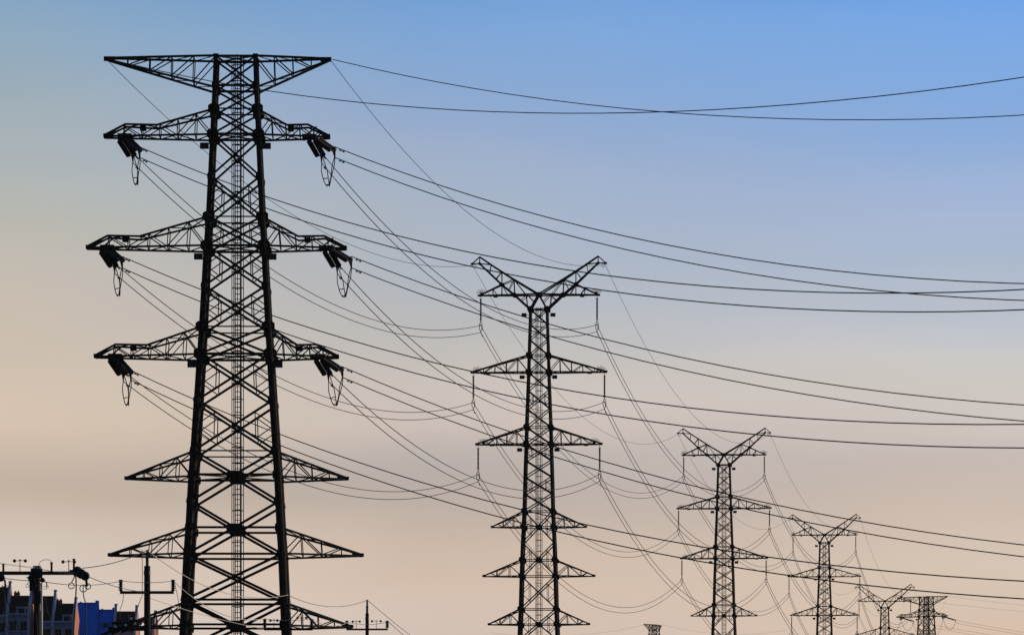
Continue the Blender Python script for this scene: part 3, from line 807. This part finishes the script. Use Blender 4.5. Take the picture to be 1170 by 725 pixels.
# pole A, nearest
tA, XA, ZA, ZAA, kA = utility_pole(42.3, 150, 646, 654.5, 1.22, 'thick nearest utility pole with a heavy crossarm, in front of the apartment blocks', r=.1, arm_w=.055)
m = MB()
m.prism((0, 0, ZA-.5), (0, 0, ZA), .13, n=12); m.prism((0, 0, ZAA-.95), (0, 0, ZAA-.55), .15, n=12); m.box((0, -.14, ZAA), .36, .1, .3); m.box((-.12, -.1, ZAA-.3), .2, .2, .5)
m.build('pole_band', M['ironwork'], tA)
m = MB(); m.prism((-1.95, -.17, ZAA+.003), (-1.2, -.17, ZAA+.003), .053); m.build('crossarm_extension', M['ironwork'], tA)
m = MB(); m.prism((.172, -.1, 0), (.15, -.1, ZAA-.3), .034, n=8); m.build('sunlit_edge_strip', M['pale'], tA)  # added pale strip imitating the sunlit right edge of the shaft
for px_, hh in ((4.5, .3), (59.5, .34), (85, .45)):
    m = MB(); x_ = (px_-42.3)*kA; m.prism((x_, -.17, ZAA), (x_, -.17, ZAA+hh), .035, n=8); m.prism((x_, -.17, ZAA+hh-.05), (x_, -.17, ZAA+hh), .045, n=8); m.build('post_insulator', M['insul'], tA)
m = MB(); m.tube([(.05, -.1, ZA-.02), (.12, -.12, ZA+.14), (.26, -.14, ZA+.19), (.4, -.16, ZA+.18), (.47, -.17, ZA+.12)], .009, 5); m.build('tie_wire', M['wire'], tA)
def strain_insulator(px_, py_, label, n=3):
    t = thing('strain_insulator', label, 'insulator', P(px_, py_, 150), 0, 'strain insulators on the nearest utility pole')
    m = MB()
    for i in range(n):
        a = V((i*.135-.05, -.3-.12*i, -.03-i*.075))
        m.prism(a, a+V((.035, -.11, -.02)), .17-.012*i, n=14, r2=.09)
    m.build('disc_stack', M['insul'], t)
    y = MB(); y.prism((-.3, .1, .02), (-.05, -.3, -.02), .03); y.prism((.25, -.6, -.2), (.28, -.62, -.5), .035); y.ring((.16, -.5, -.56), .11, .014); y.ring((.3, -.5, -.5), .085, .014)
    y.ring((-.23, -.3, -.47), .09, .014); y.prism((-.23, -.3, -.38), (-.05, -.3, -.02), .014); y.prism((.28, -.62, -.45), (.2, -.5, -.47), .014); y.prism((.28, -.62, -.45), (.3, -.5, -.42), .014); y.prism((-.05, -.3, -.02), (.25, -.6, -.2), .02); y.build('clamp', M['ironwork'], t)
    return t
strain_insulator(91, 652, 'large round black disc insulators at the right end of the nearest crossarm')
t2_ = strain_insulator(0, 657, 'black disc insulators on the nearest crossarm cut by the left edge', 2)
t3_ = strain_insulator(36.5, 659.5, 'dark disc insulators hanging against the left side of the nearest utility pole', 2)
t4_ = strain_insulator(50, 662, 'small dark insulator with rings hanging right of the nearest utility pole', 1)
for o_, s_ in ((t2_, .8), (t3_, .55), (t4_, .45)): o_.scale = (s_,)*3
# dropper cables
def cable(pts, label, r=.012, m_='wire', name='dropper_cable', group='dropper cables and service wires'):
    a = pts[0]; mb = MB()
    if len(pts) < 12:       # smooth the polyline
        out = []
        for i in range(len(pts)-1):
            p0, p1, p2, p3 = pts[max(i-1, 0)], pts[i], pts[i+1], pts[min(i+2, len(pts)-1)]
            for j in range(6):
                u = j/6; out.append(.5*((2*p1)+(p2-p0)*u+(2*p0-5*p1+4*p2-p3)*u*u+(3*p1-p0-3*p2+p3)*u**3))
        out.append(pts[-1]); pts = out
    mb.tube([p-a for p in pts], r, 6); o = mb.build(name, M[m_]); o.location = a
    return tag(o, label, 'cable', group)
cable([P(86.5, 656, 149.6), P(87, 672, 149.6), P(85.5, 700, 149.5), P(84, 725, 149.4), P(83, 760, 149.4), P(80, 930, 149.4)], 'black cable hanging straight down from the right end of the nearest crossarm', .022)
cable([P(95, 668, 149.4), P(95.5, 680, 149.4), P(98, 692, 149.4), P(98, 725, 149.3), P(97.5, 780, 149.3), P(97, 930, 149.3)], 'thin black cable hanging in front of the blue roof', .016)
cable([P(3, 668, 149.5), P(6, 690, 149.5), P(4, 705, 149.5), P(12, 745, 149.5), P(14, 930, 149.5)], 'black cable hanging at the left edge below the crossarm', .016)
cable([P(37, 672, 149.7), P(40, 690, 149.7), P(43, 725, 149.7), P(44, 780, 149.7), P(45, 930, 149.7)], 'thin cable running down the front of the nearest utility pole', .01)
cable([P(3, 668, 149.8), P(10, 690, 149.8), P(24, 722, 149.8), P(40, 765, 149.8), P(42, 930, 149.9)], 'slanting cable crossing the leftmost dark roofs', .012)
cable([P(51, 680, 149.8), P(55, 700, 149.8), P(62, 725, 149.8), P(75, 780, 149.8), P(78, 930, 149.8)], 'slanting cable right of the nearest utility pole', .011)
cable([P(141, 678, 187.6), P(140, 688, 187.6), P(137, 697, 187.5), P(137, 712, 187.4)], 'short cable hanging from the left insulator of the slim utility pole', .012)
cable([P(162.5, 627.5, 187.6), P(162.5, 676, 187.6), P(161, 683, 187.5), P(157, 694, 187.4), P(153, 706, 187.3)], 'thin cable dropping beside the slim utility pole to its fuse gear', .012)
# bird scarers on the crossarms
def bird_scarer(px, py, d, w_px, label, post=.3, red_right=True, both=True):
    k = d/F
    t = thing('bird_scarer', label, 'bird scarer', P(px, py, d), 0, 'spinning bird scarers on crossarms')
    m = MB(); m.prism((0, 0, 0), (0, 0, post), .012, n=6); m.build('post', M['ironwork'], t)
    m = MB(); hw_ = w_px*k/2; m.prism((-hw_, 0, post), (hw_, 0, post+.01), .01, n=6); m.ball((0, 0, post+.03), .03); m.build('rotor_arm', M['pale'], t)
    for s_, mm in ((-1, 'brown'), (1, 'red' if red_right else 'ironwork')):
        m = MB(); m.ball((s_*hw_, 0, post), .055 if d < 180 else .06, 10, 8); m.build('cup', M[mm], t)
    return t
bird_scarer(22.8, 652.7, 149.8, 12.5, 'bird scarer with a bright red cup on the nearest crossarm, left of its pole', .34)
bird_scarer(78.5, 652.7, 149.8, 13, 'bird scarer with a brown cup at the right end of the nearest crossarm', .31, False)
bird_scarer(313, 717.5, 213.8, 8, 'small bird scarer on the crossarm in front of the pylon right leg, left side', .36, False)
bird_scarer(345, 717.5, 213.8, 10, 'small bird scarer on the crossarm in front of the pylon right leg, right side', .48, False)
bird_scarer(407, 717.5, 245.8, 8, 'small bird scarer on the left half of the crossarm clear of the pylon', .36, False)
bird_scarer(430, 717.5, 245.8, 10, 'small bird scarer on the right half of the crossarm clear of the pylon', .38, False)
# service wires between the poles
def bow(a, b, sag, n=16): return sagline(a, b, sag, n)
def svc(a, b, sag, label, m_='pale', r=.014): return cable(bow(a, b, sag), label, r, m_, 'service_wire', 'service wires between utility poles')
kl = [(B, C_, s_) for B, C_, s_ in ()]
svc(P(94, 648.5, 150), P(168, 628, 188), .12, 'wire rising from the disc insulators to the slim pole top', 'wire')
svc(P(98, 657, 150), P(168, 676, 188), .1, 'wire from the disc insulators down towards the slim pole crossarm', 'wire', .011)
svc(P(50, 664, 150), P(139, 663, 188), .14, 'wire sagging from the nearest pole to the slim pole left insulator', 'wire', .012)
svc(P(139, 663, 187.8), P(198.5, 663, 187.8), .07, 'pale wire bridging the two insulators on the slim pole', 'pale', .012)
svc(P(168.5, 628.5, 188), P(329.5, 679, 214), .75, 'pale wire from the slim pole top to the pole at the pylon right leg')
svc(P(198.5, 663.5, 188), P(303, 706, 214), .55, 'pale wire from the slim pole right insulator to the left insulator by the pylon leg')
svc(P(172, 683, 188), P(303, 718, 214), .1, 'pale wire below the slim pole crossarm crossing the pylon left leg', 'pale', .012)
svc(P(198.5, 664, 188), P(206, 700, 191), -.15, 'short wire curving down right of the slim pole crossarm', 'wire', .011)
svc(P(303, 706.5, 213.8), P(357, 706.5, 213.8), .06, 'pale wire bridging the insulators in front of the pylon right leg', 'pale', .012)
svc(P(329.5, 679.5, 214), P(419.5, 685, 246), .42, 'thin wire sagging between the two poles right of the pylon leg', 'wire', .012)
svc(P(357, 707, 214), P(398, 710, 246), .25, 'low wire from the pole at the pylon leg to the next crossarm', 'pale', .012)
svc(P(399, 710.5, 245.8), P(442, 710, 245.8), .12, 'pale wire bridging the insulators of the pole clear of the pylon', 'pale', .012)
svc(P(420, 685, 246), P(640, 800, 300), 1.1, 'thin wire falling right from the top of the pole clear of the pylon', 'wire', .013)
svc(P(443, 709, 246), P(640, 822, 300), .9, 'thin wire falling right from the crossarm of the pole clear of the pylon', 'wire', .013)
svc(P(-30, 636, 148), P(42.3, 648, 149.7), .05, 'pale wire entering from the left edge to the nearest pole top', 'pale', .011)
svc(P(42.3, 648.5, 149.7), P(86, 654, 149.6), .04, 'pale wire along the crossarm right of the nearest pole', 'pale', .011)
svc(P(-30, 653, 150.2), P(36, 663, 150.2), .05, 'dark wire below the left half of the nearest crossarm', 'wire', .012)

# ------------------------------------------------------------------ air
HD = .00003
if HD > 0:
    hz = MB(); hz.box((0, 3000, 43), 12400, 12400, 114)
    hm = bpy.data.materials.new('haze'); hm.use_nodes = True; ht = hm.node_tree
    ht.nodes.remove(ht.nodes['Principled BSDF'])
    pv = ht.nodes.new('ShaderNodeVolumePrincipled'); pv.inputs['Color'].default_value = (.85, .85, .85, 1); pv.inputs['Density'].default_value = HD
    ht.links.new(pv.outputs[0], ht.nodes['Material Output'].inputs['Volume'])
    tag(hz.build('haze', hm), kind='stuff')
